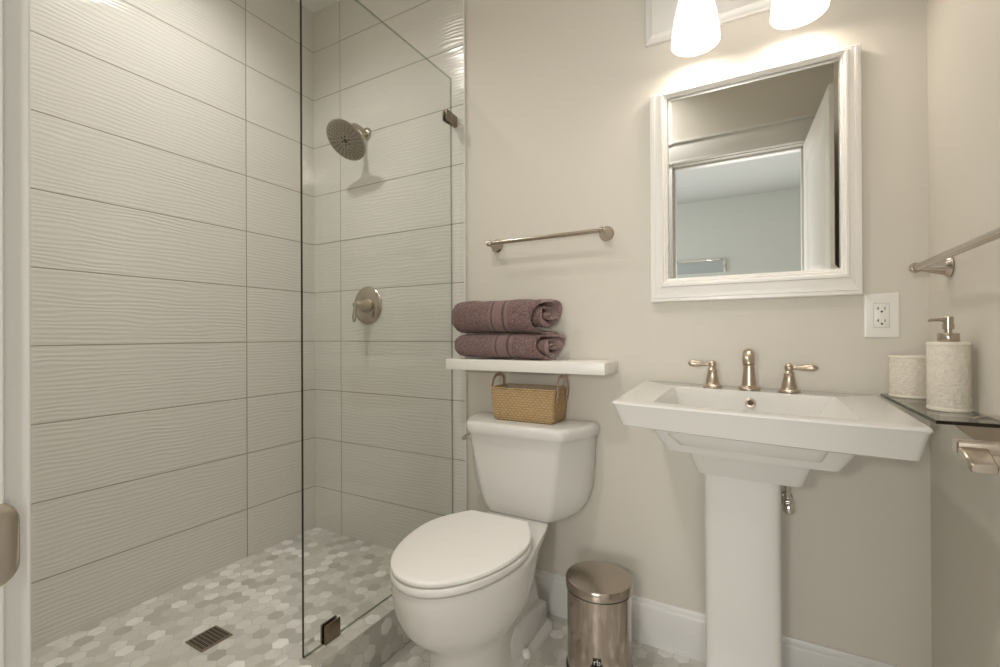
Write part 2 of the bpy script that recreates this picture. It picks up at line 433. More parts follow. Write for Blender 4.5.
# ------------------------------------------------------------------ bathroom door, standing open by the right wall
hx, hy, fx, fy = 2.272, -1.510, 2.3115, -.800           # visible face: hinge end -> free end
ang = math.atan2(fy-hy, fx-hx); dl = math.hypot(fx-hx, fy-hy); TH = .035; DH = 2.14
dr = thing('door_1', 'open white panel door standing against the right wall, seen in the mirror', 'door', (hx, hy, 0.008), rot=(0, 0, ang)); dr['kind'] = 'structure'
# local x runs along the leaf, the visible face is y=0 and the leaf fills y -TH..0
def leaf():
    bm = B(); st = .105
    box(bm, 0, st, -TH, 0, 0, DH, .0015); box(bm, dl-st, dl, -TH, 0, 0, DH, .0015)
    for z0, z1 in ((0, .20), (.86, 1.02), (DH-.115, DH)): box(bm, st, dl-st, -TH, 0, z0, z1, .0015)
    for z0, z1 in ((.20, .86), (1.02, DH-.115)):
        o1 = [(st, z0), (dl-st, z0), (dl-st, z1), (st, z1)]
        for ys in (1, -1):
            base = 0 if ys == 1 else -TH
            R_ = []
            for ins, dp in ((0, 0), (.004, -.002), (.018, -.009), (.022, -.010), (.05, -.010), (.075, -.004)):
                R_.append([Vector((x + (ins if x < dl/2 else -ins), base + ys*dp, z + (ins if z == z0 else -ins))) for x, z in o1])
            loft(bm, R_, cap0=False)
    return bm
obj('door_leaf', leaf(), M_DOOR, dr, angle=25)
lz = .905 + DZ - .008; lx = dl - .055
hb = B(); lathe(hb, [(.031, .0005), (.032, .004), (.030, .008), (.022, .0095)], (lx, 0, lz), (0, 1, 0), 40)
hd = obj('door_handle', hb, M_NICKEL, dr); hd['label'] = 'satin nickel lever handle'
bm = B()
def rsec(cx, cy, cz, ax, hw, hh_, r=.003):
    p = rpoly([(-hw, -hh_), (hw, -hh_), (hw, hh_), (-hw, hh_)], r, 3)
    return [Vector((cx + (q.x if ax == 'x' else 0), cy + (q.x if ax == 'y' else 0), cz + q.y)) for q in p]
loft(bm, [rsec(lx, y, lz + .0075, 'x', hw, hh_) for y, hw, hh_ in ((.006, .0105, .0085), (.056, .0105, .0085), (.0582, .0088, .0070))])
loft(bm, [rsec(lx - .004, y, lz - .006, 'x', hw, hh_) for y, hw, hh_ in ((.006, .0125, .0090), (.028, .0125, .0090), (.030, .0110, .0075))])
loft(bm, [rsec(lx + x, .0435, lz + .0105 - dz, 'y', hw, hh_) for x, dz, hw, hh_ in ((.002, .004, .0140, .0050), (-.012, .007, .0138, .0058), (-.030, .0125, .0128, .0056), (-.0465, .0178, .0118, .0054), (-.0485, .0184, .0105, .0042))])
obj('lever', bm, M_NICKEL, hd)
bm = B(); lathe(bm, [(.0022, .0), (.0022, .0012)], (lx-.0165, .014, lz-.005), (-1, 0, 0), 10); obj('set_screw', bm, M_DARK, hd)

# ------------------------------------------------------------------ shower
bm = B(); gx0, gx1, gy0, gy1, gz1 = .902, .912, -.770, -.036, 2.143 + DZ
box(bm, gx0, gx1, gy0, gy1, CZ+.002, gz1, .0006, 1)
for f in bm.faces:
    f.normal_update()
    if abs(f.normal.x) < .7: f.material_index = 1 if f.normal.y < -.7 else 2
gp = thing('shower_glass_panel', 'fixed clear frameless glass panel standing on the mosaic curb', 'shower screen', (0, 0, 0))
obj('glass_pane', bm, [M_GLASS, M_EDGE, M_EDGE2], gp, smooth=False)
def clip(y, z, w_, h_):
    bm = B()
    box(bm, gx1+.0003, gx1+.006, y-w_/2, y+w_/2, z-h_/2, z+h_/2, .0012); box(bm, gx0-.006, gx0-.0003, y-w_/2, y+w_/2, z-h_/2, z+h_/2, .0012)
    return bm
b1 = clip(-.674, .166+DZ, .057, .056); box(b1, gx0-.006, gx1+.006, -.6735-.0285, -.6735+.0285, CZ+.0004, CZ+.0018); c1 = obj('clip', b1, M_CLIP, gp); c1['label'] = 'dark bronze square clip at the foot of the glass'
b2 = clip(-.059, 1.972+DZ, .046, .046); box(b2, gx0-.004, gx1+.004, -.038, -.0005, 1.972+DZ-.022, 1.972+DZ+.022, .001); c2 = obj('clip', b2, M_CLIP, gp); c2['label'] = 'dark square clip holding the glass to the back wall'

# shower head
sx_, sz_ = .383, 2.037 + DZ
sh = thing('rain_shower', 'round brushed nickel rain shower head on the tiled back wall', 'shower head', (sx_, 0, sz_))
bm = B(); lathe(bm, [(.030, .0005), (.030, .003), (.026, .010), (.016, .016), (.012, .018)], (0, 0, 0), (0, -1, 0), 36); obj('flange', bm, M_NICKEL, sh)
hn = Vector((0, -math.cos(math.radians(47)), -math.sin(math.radians(47)))); hc = Vector((0.004, -.137, -.0845))   # face centre
bm = B(); tube(bm, [(0, -.012, 0), (0, -.05, .012), (0, -.085, .006), tuple(hc - hn*.050)], .0105, 16, 6); obj('shower_arm', bm, M_NICKEL, sh)
bm = B(); lathe(bm, [(.014, -.058), (.019, -.050), (.019, -.040), (.016, -.036), (.034, -.026), (.075, -.016), (.095, -.011), (.099, -.006), (.099, -.002), (.096, 0), (.0, .0015)], hc, hn, 56, cap1=False)
pl_ = obj('head_plate', bm, [M_NICKEL, M_FACE], sh)
for p in pl_.data.polygons:
    if p.normal.dot(hn) > .97 and (p.center - hc).dot(hn) > -.001: p.material_index = 1
s_, u_, d_ = frame_of(hn)
bm = B()
for k in range(24):
    a = 2*PI*k/24 + .1
    n_ = 5 if k % 2 == 0 else 4
    for q in range(n_):
        r = (.036 if k % 2 == 0 else .047) + q*.0115
        p = hc + s_*(r*math.cos(a)) + u_*(r*math.sin(a)) + hn*.0006
        lathe(bm, [(.0026, 0), (.0022, .0018)], p, hn, 7)
for k in range(6):
    a = 2*PI*k/6; lathe(bm, [(.0050, 0), (.0046, .0018)], hc + s_*(.021*math.cos(a)) + u_*(.021*math.sin(a)) + hn*.0008, hn, 14)
lathe(bm, [(.011, 0), (.0105, .002)], hc + hn*.0012, hn, 24)
obj('nozzle', bm, M_DARK, pl_)

# shower valve
sv = thing('shower_valve', 'round brushed nickel shower valve with a drop lever on tiled wall', 'valve', (.387, 0, 1.201+DZ))
bm = B(); lathe(bm, [(.092, .0005), (.092, .003), (.088, .008), (.074, .0125), (.055, .015)], (0, 0, 0), (0, -1, 0), 56); obj('escutcheon', bm, M_NICKEL, sv)
bm = B(); lathe(bm, [(.036, .014), (.037, .022), (.031, .030), (.028, .040), (.0275, .047), (.016, .070), (.010, .078)], (0, 0, 0), (0, -1, 0), 40); obj('bonnet', bm, M_BRONZE, sv)
bm = B(); lathe(bm, [(.004, -.012), (.010, -.008), (.0115, 0), (.010, .008), (.004, .012)], (0, -.083, 0), (0, -1, 0), 24)
tube(bm, [(0, -.084, -.006), (0, -.087, -.03), (0, -.089, -.055), (0, -.089, -.078), (0, -.088, -.084)], [.006, .0075, .0095, .0085, .003], 16, 4)
obj('lever', bm, M_NICKEL, sv)

# drain
dn = thing('shower_drain', 'square bronze grate drain in the mosaic shower floor', 'drain', (.4385, -.7735, SF))
bm = B(); box(bm, -.05, .05, -.05, .05, .0002, .0035, .001, 1); obj('grate', bm, M_GRATE, dn)
bm = B()
for i in range(9):
    for j_ in range(7):
        if i in (4,) and False: continue
        box(bm, -.041+i*.0093, -.041+i*.0093+.0055, -.043+j_*.0128, -.043+j_*.0128+.0085, .0034, .0039)
obj('slot', bm, M_DARK, dn, smooth=False)

# ceiling downlights
def downlight(x, y, energy, label, cone=146, blend=1.0):
    t = thing('downlight', label, 'ceiling light', (x, y, CEIL))
    bm = B(); lathe(bm, [(.095, -.0005), (.095, -.004), (.088, -.010), (.074, -.012), (.066, -.006)], (0, 0, 0), (0, 0, 1), 48, cap1=False); obj('trim_ring', bm, M_TRIM, t)
    bm = B(); lathe(bm, [(.0665, -.002), (.0665, -.0065)], (0, 0, 0), (0, 0, 1), 48); obj('lens', bm, M_LENS, t)
    l = lamp('downlight_lamp', 'SPOT', (x, y, CEIL-.0135), energy, WARM, .05); l.data.spot_size = math.radians(cone); l.data.spot_blend = blend
downlight(.47, -.74, E_SHOWER, 'round recessed ceiling light over the shower')
downlight(1.32, -1.30, E_ROOM, 'round recessed ceiling light in front of the toilet', 146, 1.0)

# ------------------------------------------------------------------ toilet
TX = 1.267
tl = thing('toilet', 'white two-piece elongated toilet with closed lid between shower and trash can', 'toilet', (TX, PW, 0))
Y0 = -PW     # local y of the survey plane: local y = worldY - PW
def tank_sec(z, wr, wf, d, r1, r0=.05):
    p = [(-wr, -.012), (-wr, -.085), (-wf, -d), (wf, -d), (wr, -.085), (wr, -.012)]
    return ring3(rpoly(p, [.010, r0, r1, r1, r0, .010], 6), z)
bm = B()
TS = [(.4045, .135, .108, .142, .012), (.4075, .152, .116, .150, .014), (.416, .176, .123, .156, .014), (.44, .206, .131, .163, .014), (.47, .224, .139, .169, .014), (.52, .238, .148, .176, .014), (.60, .245, .161, .185, .014), (.7115, .250, .179, .197, .014)]
loft(bm, [tank_sec(z, a, b_, c, r) for z, a, b_, c, r in TS])
for v in bm.verts: v.co.x += .006
obj('tank', bm, M_CERAMIC, tl, angle=50)
bm = B()
def lid_sec(z, k): return ring3(rpoly([(-.256+k, -.006-k*.3), (-.256+k, -.100), (-.188+k*.6, -.220+k), (.188-k*.6, -.220+k), (.256-k, -.100), (.256-k, -.006-k*.3)], [.012, .05, .03, .03, .05, .012], 6), z)
loft(bm, [lid_sec(.7122, .010), lid_sec(.7130, .003), lid_sec(.719, 0), lid_sec(.738, .0), lid_sec(.747, .003), lid_sec(.752, .010), lid_sec(.7535, .022)])
for v in bm.verts: v.co.x += .0125
obj('tank_lid', bm, M_CERAMIC, tl, angle=50)
bm = B(); lathe(bm, [(.012, 0), (.012, .006), (.007, .008), (.007, .012)], (-.199, -.150, .683), (-.85, -.52, 0), 24)
tube(bm, [(-.207, -.156, .683), (-.2115, -.164, .682), (-.2095, -.185, .680)], [.010, .0105, .008], 16, 4); fl = obj('flush_lever', bm, M_CHROME, tl); fl['label'] = 'chrome flush lever on the tank side'
def bowl_sec(z, d0, d1, wmax, wr, a, back=.03):
    """egg plan: half ellipse in front, taper to wr at the back; d measured from the wall"""
    pts = []; dc = d1 - a; N = 22
    for i in range(N+1):
        t = -PI/2 + PI*i/N
        pts.append((wmax*math.sin(t), -(dc + a*math.cos(t))))
    right = []
    for i in range(1, 11):
        t = i/10; s_ = t**1.55; right.append((wmax + (wr-wmax)*s_, -(dc + (d0+back-dc)*t)))
    right.append((wr*.97, -(d0+back*.35))); right.append((wr*.88, -d0))
    pts = pts + right + [(-x, y) for x, y in reversed(right)]
    return [Vector((x, y, z)) for x, y in pts]
bm = B()
BS = [(.0005, .075, .612, .120, .116, .15), (.012, .075, .612, .120, .116, .15), (.022, .075, .610, .117, .112, .15), (.030, .078, .606, .111, .082, .15), (.06, .085, .600, .109, .070, .15), (.12, .095, .598, .109, .064, .15), (.165, .105, .606, .114, .060, .16),
      (.195, .115, .628, .128, .058, .19), (.22, .120, .655, .147, .058, .22), (.245, .125, .682, .164, .060, .25), (.28, .120, .710, .178, .074, .28), (.32, .112, .726, .185, .079, .30), (.35, .098, .732, .187, .083, .305), (.374, .070, .735, .187, .088, .305), (.394, .036, .735, .187, .092, .305), (.4040, .038, .733, .185, .091, .303), (.4060, .05, .727, .179, .086, .30)]
loft(bm, [bowl_sec(*a) for a in BS])
for v in bm.verts: v.co.x -= .012*max(0, min(1, (-v.co.y - .15)/.15))
obj('bowl', bm, M_CERAMIC, tl, angle=60)
# side trapway panels and bolt caps
for sgn in (1, -1):
    bm = B()
    q = [(-.385, .026), (-.392, .105), (-.345, .140), (-.24, .135), (-.10, .105), (-.09, .026)]
    R_ = []
    for dx, k in ((.060, 1.0), (.0960, 1.0), (.0990, .965)):
        pl2 = scale_poly(rpoly(q, .014, 4), k)
        R_.append([Vector((sgn*dx, p.x, p.y)) for p in pl2])
    loft(bm, R_)
    pb = obj('trapway_panel', bm, M_CERAMIC, tl, angle=40); pb.location.x = -.006
    bm = B(); lathe(bm, [(.0145, 0), (.0145, .012), (.0125, .019), (.007, .0235), (.0, .0245)], (sgn*.1100 - .006, -.290, .020), (0, 0, 1), 24, cap1=False); obj('bolt_cap', bm, M_CERAMIC, tl)
def seat_sec(z, k):
    """seat and lid outline, straight across the back"""
    pts = []; N = 30; d1, a, wm, wb, db = .741-k, .305, .187-k, .114-k*.5, .262+k*.5; dc = d1-.305
    for i in range(N+1):
        t = -PI/2 + PI*i/N; pts.append((wm*math.sin(t), -(dc + (a)*math.cos(t))))
    right = []
    for i in range(1, 9):
        t = i/8; right.append((wm + (wb-wm)*(t**1.75), -(dc + (db+.004-dc)*t)))
    right.append((wb-.004, -db))
    pts += right + [(-x, y) for x, y in reversed(right)]
    return [Vector((x - .012, y, z)) for x, y in pts]
bm = B(); loft(bm, [seat_sec(.4114, .004), seat_sec(.4118, .002), seat_sec(.4136, .0005), seat_sec(.4300, .0005), seat_sec(.4314, .002), seat_sec(.4318, .004)])
obj('seat', bm, M_SEAT, tl, angle=50)
bm = B(); loft(bm, [seat_sec(.4368, .004), seat_sec(.4371, .002), seat_sec(.4380, .001), seat_sec(.4460, .001), seat_sec(.4484, .003), seat_sec(.4500, .008), seat_sec(.4507, .020)])
obj('lid', bm, M_SEAT, tl, angle=50)
bm = B(); lathe(bm, [(.009, -.128), (.011, -.124), (.011, .096), (.009, .100)], (-.012, -.250, .430), (1, 0, 0), 20)
for sgn in (1, -1): box(bm, sgn*.075-.034, sgn*.075+.010, -.262, -.232, .4062, .436, .005)
obj('hinge', bm, M_SEAT, tl)

# ------------------------------------------------------------------ floating shelf, towels, basket
bm = B(); box(bm, .961, 1.600, -.156, -.0045, .920+DZ, .961+DZ, .002, 2)
box(bm, .968+.012, 1.588, -.010, PW-.0005, .924+DZ, .957+DZ) if False else None
for v in bm.verts:
    if v.co.y > -.01: v.co.y += .0140 if v.co.x > 0 else 0
sf = obj('floating_shelf', bm, M_SHELF); prop(sf, 'white floating wall shelf above the toilet holding two towels', 'shelf')
ST = .961 + DZ
def towel(name, x0, x1, yc, z0, a, b, seed, label):
    """flattened roll: spiral sheet run along x, closed rounded fold on the left, open spiral on the right"""
    L = x1 - x0; rnd = random.Random(seed); turns = 2.35; N = 120; th = .0125
    NX = 44
    ph = [rnd.uniform(0, 6.28) for _ in range(8)]
    bm = B(); rings = []
    def spiral(xr):
        outp, inn = [], []
        e = 0
        for i in range(N+1):
            t = i/N; th_ = -1.9 + seed*.35 - 2*PI*turns*t
            k = 1 - t*.83
            w1 = .03*math.sin(3*th_+ph[0]+xr*3)*(1-k*.6)
            px = a*(k+w1)*math.copysign(abs(math.cos(th_))**.78, math.cos(th_)); pz = b*(k-.4*w1)*math.copysign(abs(math.sin(th_))**.86, math.sin(th_))
            d = Vector((px, pz)); n = d.normalized() if d.length > 1e-6 else Vector((1, 0))
            tt = th*(1 if t < .97 else .55) * min(1, .5 + k)
            outp.append(d); inn.append(d - n*min(tt*.80, d.length*.5))
        return outp + inn[::-1]
    for ix in range(NX+1):
        xr = ix/NX; s = 1.0
        if xr < .16: s = math.sqrt(max(0, 1-((.16-xr)/.16)**2))*.42 + .58
        zs = 1 + .02*math.sin(5*xr+ph[1]) + .012*math.sin(11*xr+ph[2]) - .035*math.exp(-((xr-.50)/.05)**2)
        P = spiral(xr); R_ = []
        for q, p in enumerate(P):
            sag = .010*max(0, (xr-.93)/.07)
            xx = xr*L + (.012*math.sin(q*.21+ph[3]) + .016*(1-min(1, p.length/a)))*max(0, (xr-.86)/.14)
            yy = p.x*s*(.97+.03*math.sin(4*xr+ph[4])); zz = p.y*(.42 + .58*s)*zs*(1 + .13*max(0, (xr-.6)/.4)*(1 if p.y < 0 else .25)); xx += p.x*.55*max(0, (xr-.45)/.55)**1.5
            v = Vector((xx, yy, zz)); nn = noise.noise(v*26 + Vector((seed*9, 0, 0)))
            v += Vector((0, p.x, p.y)).normalized()*(nn*.0035 + noise.noise(v*11 + Vector((seed*5, 3, 0)))*.0055) if p.length > .02 else Vector()
            R_.append(v)
        rings.append(R_)
    vr = [[bm.verts.new(p) for p in r] for r in rings]; n = len(vr[0])
    for r0, r1 in zip(vr, vr[1:]):
        for i in range(n): bm.faces.new((r0[i], r0[(i+1) % n], r1[(i+1) % n], r1[i]))
    for r in (vr[0], vr[-1]):
        for i in range(N): bm.faces.new((r[i], r[i+1], r[n-2-i], r[n-1-i]))
    # left fold: a domed cap over the outer turn
    cap = []
    base = [rings[0][i] for i in range(0, int(N/turns)+1)]
    prev = [bm.verts.new(p) for p in base]
    for k, dx in ((.80, -.012), (.5, -.019), (.2, -.022)):
        cur = [bm.verts.new(Vector((dx, p.y*k, p.z*k))) for p in base]
        for i in range(len(base)): bm.faces.new((prev[i], prev[(i+1) % len(base)], cur[(i+1) % len(base)], cur[i]))
        prev = cur
    bm.faces.new(prev)
    zmin = min(v.co.z for v in bm.verts)
    # flatten onto what it lies on
    for v in bm.verts:
        if v.co.z < zmin + .012: v.co.z = zmin + .006 + (v.co.z - zmin)*.5
    zmin = min(v.co.z for v in bm.verts)
    for v in bm.verts: v.co.z -= zmin
    o = obj(name, bm, M_TOWEL, angle=80, loc=(x0, yc, z0))
    return prop(o, label, 'towel', 'mauve towels on the floating shelf')
low = towel('bath_towel', .985, 1.378, -.080, ST+.0008, .071, .0515, 1, 'rolled mauve bath towel lying directly on the white shelf, the lower one')
towel('bath_towel', .968, 1.362, -.078, ST + .0008 + max(v.co.z for v in low.data.vertices) - .004, .073, .070, 2, 'rolled mauve bath towel lying on top of the other towel')

bx, by_, bz = 1.2845, -.068, .7542
bk = thing('basket', 'small woven seagrass basket with leather handles on the toilet tank', 'basket', (bx, by_, bz))
bm = B()
def bsec(hx_, hy_, z, r=.016): return ring3(rpoly([(-hx_, hy_), (-hx_, -hy_), (hx_, -hy_), (hx_, hy_)], r, 5), z)
def wob(R_):
    for p in R_: p.x += noise.noise(p*30)*.0012; p.y += noise.noise(p*31 + Vector((5, 0, 0)))*.0012
    return R_
outer = [(.117, .060, .0003), (.121, .064, .004), (.1245, .067, .03), (.1275, .069, .07), (.130, .071, .108), (.131, .072, .119)]
rr = [wob(bsec(*o_)) for o_ in outer] + [bsec(.1275, .0685, .1215), bsec(.124, .065, .119), bsec(.121, .062, .06), bsec(.115, .057, .006)]
loft(bm, rr)
for f in bm.faces:
    c = f.calc_center_median()
    f.normal_update()
    inner = abs(c.x) < .1255 and abs(c.y) < .0660 and c.z > .004 and (Vector((c.x, c.y, 0)).dot(f.normal) < 0 or (f.normal.z > .7 and c.z < .02))
    f.material_index = 1 if inner else 0
obj('body', bm, [M_WICKER, M_LINER], bk, angle=60)
bm = B(); pts = [Vector((p.x, p.y, .1195 + .0008*math.sin(i*1.7))) for i, p in enumerate(rpoly([(-.1295, .0705), (-.1295, -.0705), (.1295, -.0705), (.1295, .0705)], .016, 5))]
rings = []
for i, p in enumerate(pts):
    t_ = (pts[(i+1) % len(pts)] - pts[i-1]).normalized(); s = Vector((t_.y, -t_.x, 0))
    rings.append([p + s*(.0032*math.cos(2*PI*k/8)) + Vector((0, 0, .0032*math.sin(2*PI*k/8))) for k in range(8)])
loft(bm, rings + [rings[0]], False, False); bmesh.ops.remove_doubles(bm, verts=bm.verts[:], dist=1e-5); obj('rim', bm, M_WICKER, bk)
for sgn in (-1, 1):
    bm = B(); pts = [(sgn*.1310, -.046, .080), (sgn*.1350, -.046, .118), (sgn*.1325, -.040, .148), (sgn*.1310, -.018, .164), (sgn*.1310, .018, .164), (sgn*.1325, .040, .148), (sgn*.1350, .046, .118), (sgn*.1310, .046, .080)]
    tube(bm, pts, .0078, 10, 6, sx=.30, sy=1, upv=(1, 0, 0)); h = obj('handle', bm, M_LEATHER, bk)
    for yy in (-.046, .046):
        bm = B(); lathe(bm, [(.0035, 0), (.003, .002), (.001, .003)], (sgn*.1330, yy, .088), (sgn, 0, 0), 12); obj('rivet', bm, M_RIVET, h)

# ------------------------------------------------------------------ towel bars
def towel_bar(name, org, along, out, length, label):
    t = thing(name, label, 'towel bar', org, 'brushed nickel towel bars')
    al, ou = Vector(along), Vector(out)
    D = .064
    for k in (0, 1):
        p = al*(length*k); bm = B()
        lathe(bm, [(.0265, .0005), (.0275, .003), (.0265, .006), (.0225, .009), (.0205, .014), (.0165, .030), (.0115, .046), (.0085, .056)], p, ou, 36)
        po = obj('post', bm, M_NICKEL, t)
        e = -1 if k == 0 else 1; c = p + ou*D
        bm = B(); lathe(bm, [(.0035, -.012), (.0095, -.010), (.0125, -.005), (.0125, .004), (.0095, .006), (.0105, .0085), (.0085, .0125), (.003, .0145)], c, al*e, 24); obj('finial', bm, M_NICKEL, po)
    bm = B(); lathe(bm, [(.0082, .004), (.0082, length-.004)], ou*D, al, 24); obj('bar', bm, M_NICKEL, t)
towel_bar('towel_bar', (1.105, PW, 1.4195+DZ), (1, 0, 0), (0, -1, 0), .457, 'brushed nickel towel bar on the back wall above the towels')
towel_bar('towel_bar', (W, -.150, 1.214+DZ), (0, -1, 0), (-1, 0, 0), .600, 'brushed nickel towel bar on the right wall above the soap pump')

# ------------------------------------------------------------------ mirror
mi = thing('wall_mirror', 'wall mirror with a stepped white frame above the pedestal sink', 'mirror', (0, PW, DZ))
def mitre(x0, x1, z0, z1, ml, mr, mb, mt):
    prof = [(0, 0.0005), (0, .026), (.04, .031), (.16, .0315), (.18, .0355), (.30, .0365), (.32, .0345), (.62, .0385), (.66, .0445), (.76, .0455), (.80, .0405), (.88, .0395), (.91, .0335), (1, .0305), (1.0, .020)]
    bm = B(); R_ = []
    for t_, d in prof:
        a, b_, c, e = x0 + ml*t_, x1 - mr*t_, z0 + mb*t_, z1 - mt*t_
        R_.append([Vector((a, -d, c)), Vector((b_, -d, c)), Vector((b_, -d, e)), Vector((a, -d, e))])
    loft(bm, R_, False, False)
    return bm
obj('frame', mitre(1.7205, 2.2945, 1.162, 1.866, .057, .049, .077, .021), M_SHELF, mi, smooth=False)
bm = B(); gx_0, gx_1, gz_0, gz_1 = 1.777, 2.2455, 1.2385, 1.8450
R_ = []
for ins, d in ((-.002, .0015), (-.002, .0182), (.0130, .0185)):
    R_.append([Vector((gx_0+ins, -d, gz_0+ins)), Vector((gx_1-ins, -d, gz_0+ins)), Vector((gx_1-ins, -d, gz_1-ins)), Vector((gx_0+ins, -d, gz_1-ins))])
loft(bm, R_); obj('mirror_glass', bm, M_MIRROR, mi, smooth=False)

# ------------------------------------------------------------------ vanity light
vx = 2.007
vl = thing('vanity_light', 'two-shade vanity light on a white moulded board above the mirror', 'light', (vx, PW, 2.15+DZ))
bm = B(); R_ = []
for ins, d in ((0, .0005), (0, .010), (.004, .014), (.006, .0145), (.020, .020), (.024, .0235)):
    R_.append([Vector((sx*(.302-ins), -d, sz*(.098-ins))) for sx, sz in ((-1, -1), (1, -1), (1, 1), (-1, 1))])
loft(bm, R_); obj('backplate', bm, M_TRIM, vl, angle=20)
bm = B(); lathe(bm, [(.055, .024), (.055, .030), (.048, .038), (.030, .046), (.020, .050)], (-.012, 0, .005), (0, -1, 0), 40); lathe(bm, [(.012, .046), (.014, .058), (.020, .066), (.022, .078), (.014, .090), (.004, .093)], (-.012, 0, -.030), (0, -1, 0), 28); obj('canopy', bm, M_ROSE, vl)
for k, sx in enumerate((-.133, .137)):
    bm = B(); tube(bm, [(-.012 + .02*(1 if sx > 0 else -1), -.040, .010), (sx*.6, -.072, .022), (sx*.95, -.088, .085), (sx, -.105, .086), (sx, -.105, .060)], .0075, 14, 6); ar = obj('arm', bm, M_ROSE, vl)
    bm = B(); lathe(bm, [(.018, .066), (.026, .060), (.028, .040), (.026, .036)], (sx, -.105, 0), (0, 0, 1), 32); obj('socket_cup', bm, M_ROSE, ar)
    bm = B(); pr = [(.026, -.012), (.032, -.022), (.041, -.050), (.052, -.090), (.062, -.135), (.0685, -.180), (.0710, -.215)]
    inn = [(r-.004, h) for r, h in reversed(pr)]
    Z_ = .024
    lathe(bm, [(r, h+Z_) for r, h in pr + [(.0695, -.218)] + inn], (sx, -.105, 0), (0, 0, 1), 48, True, True)
    obj('lamp_shade', bm, M_SHADE, vl, angle=60)
    bm = B(); lathe(bm, [(.010, -.06), (.013, -.075), (.026, -.105), (.030, -.128), (.026, -.150), (.012, -.166), (.002, -.169)], (sx, -.125, Z_+.02), (0, 0, 1), 28); obj('bulb', bm, M_BULB, ar)
    lamp('vanity_lamp', 'POINT', (vx+sx, PW-.105, 2.15+DZ-.16), E_VANITY, (1.0, .90, .81), .035)

# ------------------------------------------------------------------ outlet
ou = thing('wall_outlet', 'white duplex wall outlet beside the mirror corner above the sink', 'outlet', (2.339, PW, 1.1035+DZ))
bm = B(); R_ = []
for ins, d in ((0, .0004), (0, .003), (.002, .0052), (.005, .006)): R_.append([Vector((p.x, -d, p.y)) for p in rpoly([(-.0392+ins, -.0622+ins), (.0392-ins, -.0622+ins), (.0392-ins, .0622-ins), (-.0392+ins, .0622-ins)], .003, 4)])
loft(bm, R_); obj('cover_plate', bm, M_PLATE, ou, angle=30)
bm = B(); box(bm, -.0168, .0168, -.0080, -.0050, -.0335, .0335, .0008); rc = obj('receptacle', bm, M_PLATE, ou)
bm = B(); box(bm, -.0175, .0175, -.00615, -.0060, -.0342, .0342); obj('gap', bm, mat('outlet_gap', (.30, .28, .25), .6), rc)
for zz in (.0155, -.0185):
    bm = B(); box(bm, -.0085, -.0067, -.0083, -.0079, zz, zz+.0085); box(bm, -.0115, -.0085, -.0083, -.0079, zz+.0035, zz+.0052); box(bm, .0060, .0078, -.0083, -.0079, zz+.0005, zz+.0075)
    lathe(bm, [(.0027, 0), (.0027, .0004)], (0, -.0079, zz-.0050), (0, -1, 0), 14); obj('slot', bm, M_DARK, rc)
for zz in (.049, -.049):
    bm = B(); lathe(bm, [(.0032, .0058), (.0030, .0068)], (0, 0, zz), (0, -1, 0), 16); obj('screw', bm, M_PLATE, ou)

# ------------------------------------------------------------------ pedestal sink
SX = 2.012; TILT = math.radians(1.2)
sk = thing('pedestal_sink', 'white rectangular pedestal sink under the mirror', 'sink', (SX, PW, 0))
sb_z = .8875 + DZ
def plan(x0l, x0r, x1l, x1r, yb, yf, bow, r, z, n=8, tk=1.0):
    """trapezoid plan with a slightly bowed front; local to the sink"""
    P = [(x0l, yb)] + [(x1l + (x1r-x1l)*i/n, yf - bow*(1-(2*i/n-1)**2)) for i in range(n+1)] + [(x0r, yb)]
    rd = [.004, r] + [.02]*(n-1) + [r, .004]
    # tilt
    return [Vector((p.x, p.y, z - p.x*math.tan(TILT)*tk)) for p in rpoly(P, rd, 4)]
bm = B(); k = sb_z; g = -.006
F = -.547
secs = [plan(-.293, .293, -.260, .281, g, F+.032, .012, .02, k-.0645, tk=1.6),
        plan(-.300, .300, -.268, .289, g, F+.024, .012, .02, k-.0615, tk=1.6),
        plan(-.313, .313, -.281, .297, g, F+.004, .014, .016, k-.012),
        plan(-.3155, .3155, -.285, .301, g, F, .014, .014, k-.005),
        plan(-.314, .314, -.283, .299, g, F+.002, .014, .014, k-.001),
        plan(-.309, .309, -.278, .294, g-.003, F+.007, .014, .014, k+.000),
        plan(-.206, .206, -.197, .206, -.125, F+.048, .010, .030, k-.001),
        plan(-.203, .203, -.194, .203, -.128, F+.051, .010, .030, k-.004),
        plan(-.196, .190, -.188, .190, -.134, F+.058, .010, .035, k-.020),
        plan(-.178, .155, -.170, .155, -.150, F+.085, .008, .045, k-.085),
        plan(-.150, .150, -.150, .150, -.175, F+.115, .004, .050, k-.112),
        plan(-.060, .060, -.060, .060, -.250, F+.200, .0, .030, k-.122)]
loft(bm, secs)
def tier(za, zb, a, b_, fa, fb, r):
    P = lambda hw, f, z: plan(-hw, hw, -hw, hw, -.02, f, .006, r, z)
    loft(bm, [P(a-.004, fa+.004, za), P(a, fa, za-.003), P(b_, fb, zb+.008), P(b_-.004, fb+.004, zb+.002), P(b_-.012, fb+.012, zb)])
tier(k-.062, k-.134, .212, .184, -.465, -.415, .014)
tier(k-.128, k-.208, .136, .121, -.370, -.315, .014)
obj('basin', bm, M_CERAMIC, sk, angle=32)
bm = B()
def psec(z, hw, f, r=.022): return [Vector((p.x, p.y, z)) for p in rpoly([(-hw, -.09), (-hw, f), (-hw*.45, f-.007), (hw*.45, f-.007), (hw, f), (hw, -.09)], [.01, r, .05, .05, r, .01], 5)]
loft(bm, [psec(.0005, .103, -.262), psec(.05, .102, -.260), psec(.065, .095, -.254), psec(.10, .0925, -.252), psec(.5, .0915, -.256), psec(k-.2035, .0915, -.262)])
for v in bm.verts: v.co.x -= .016
obj('pedestal', bm, M_CERAMIC, sk, angle=40)
bm = B(); oy = -.1385; oz = k-.033
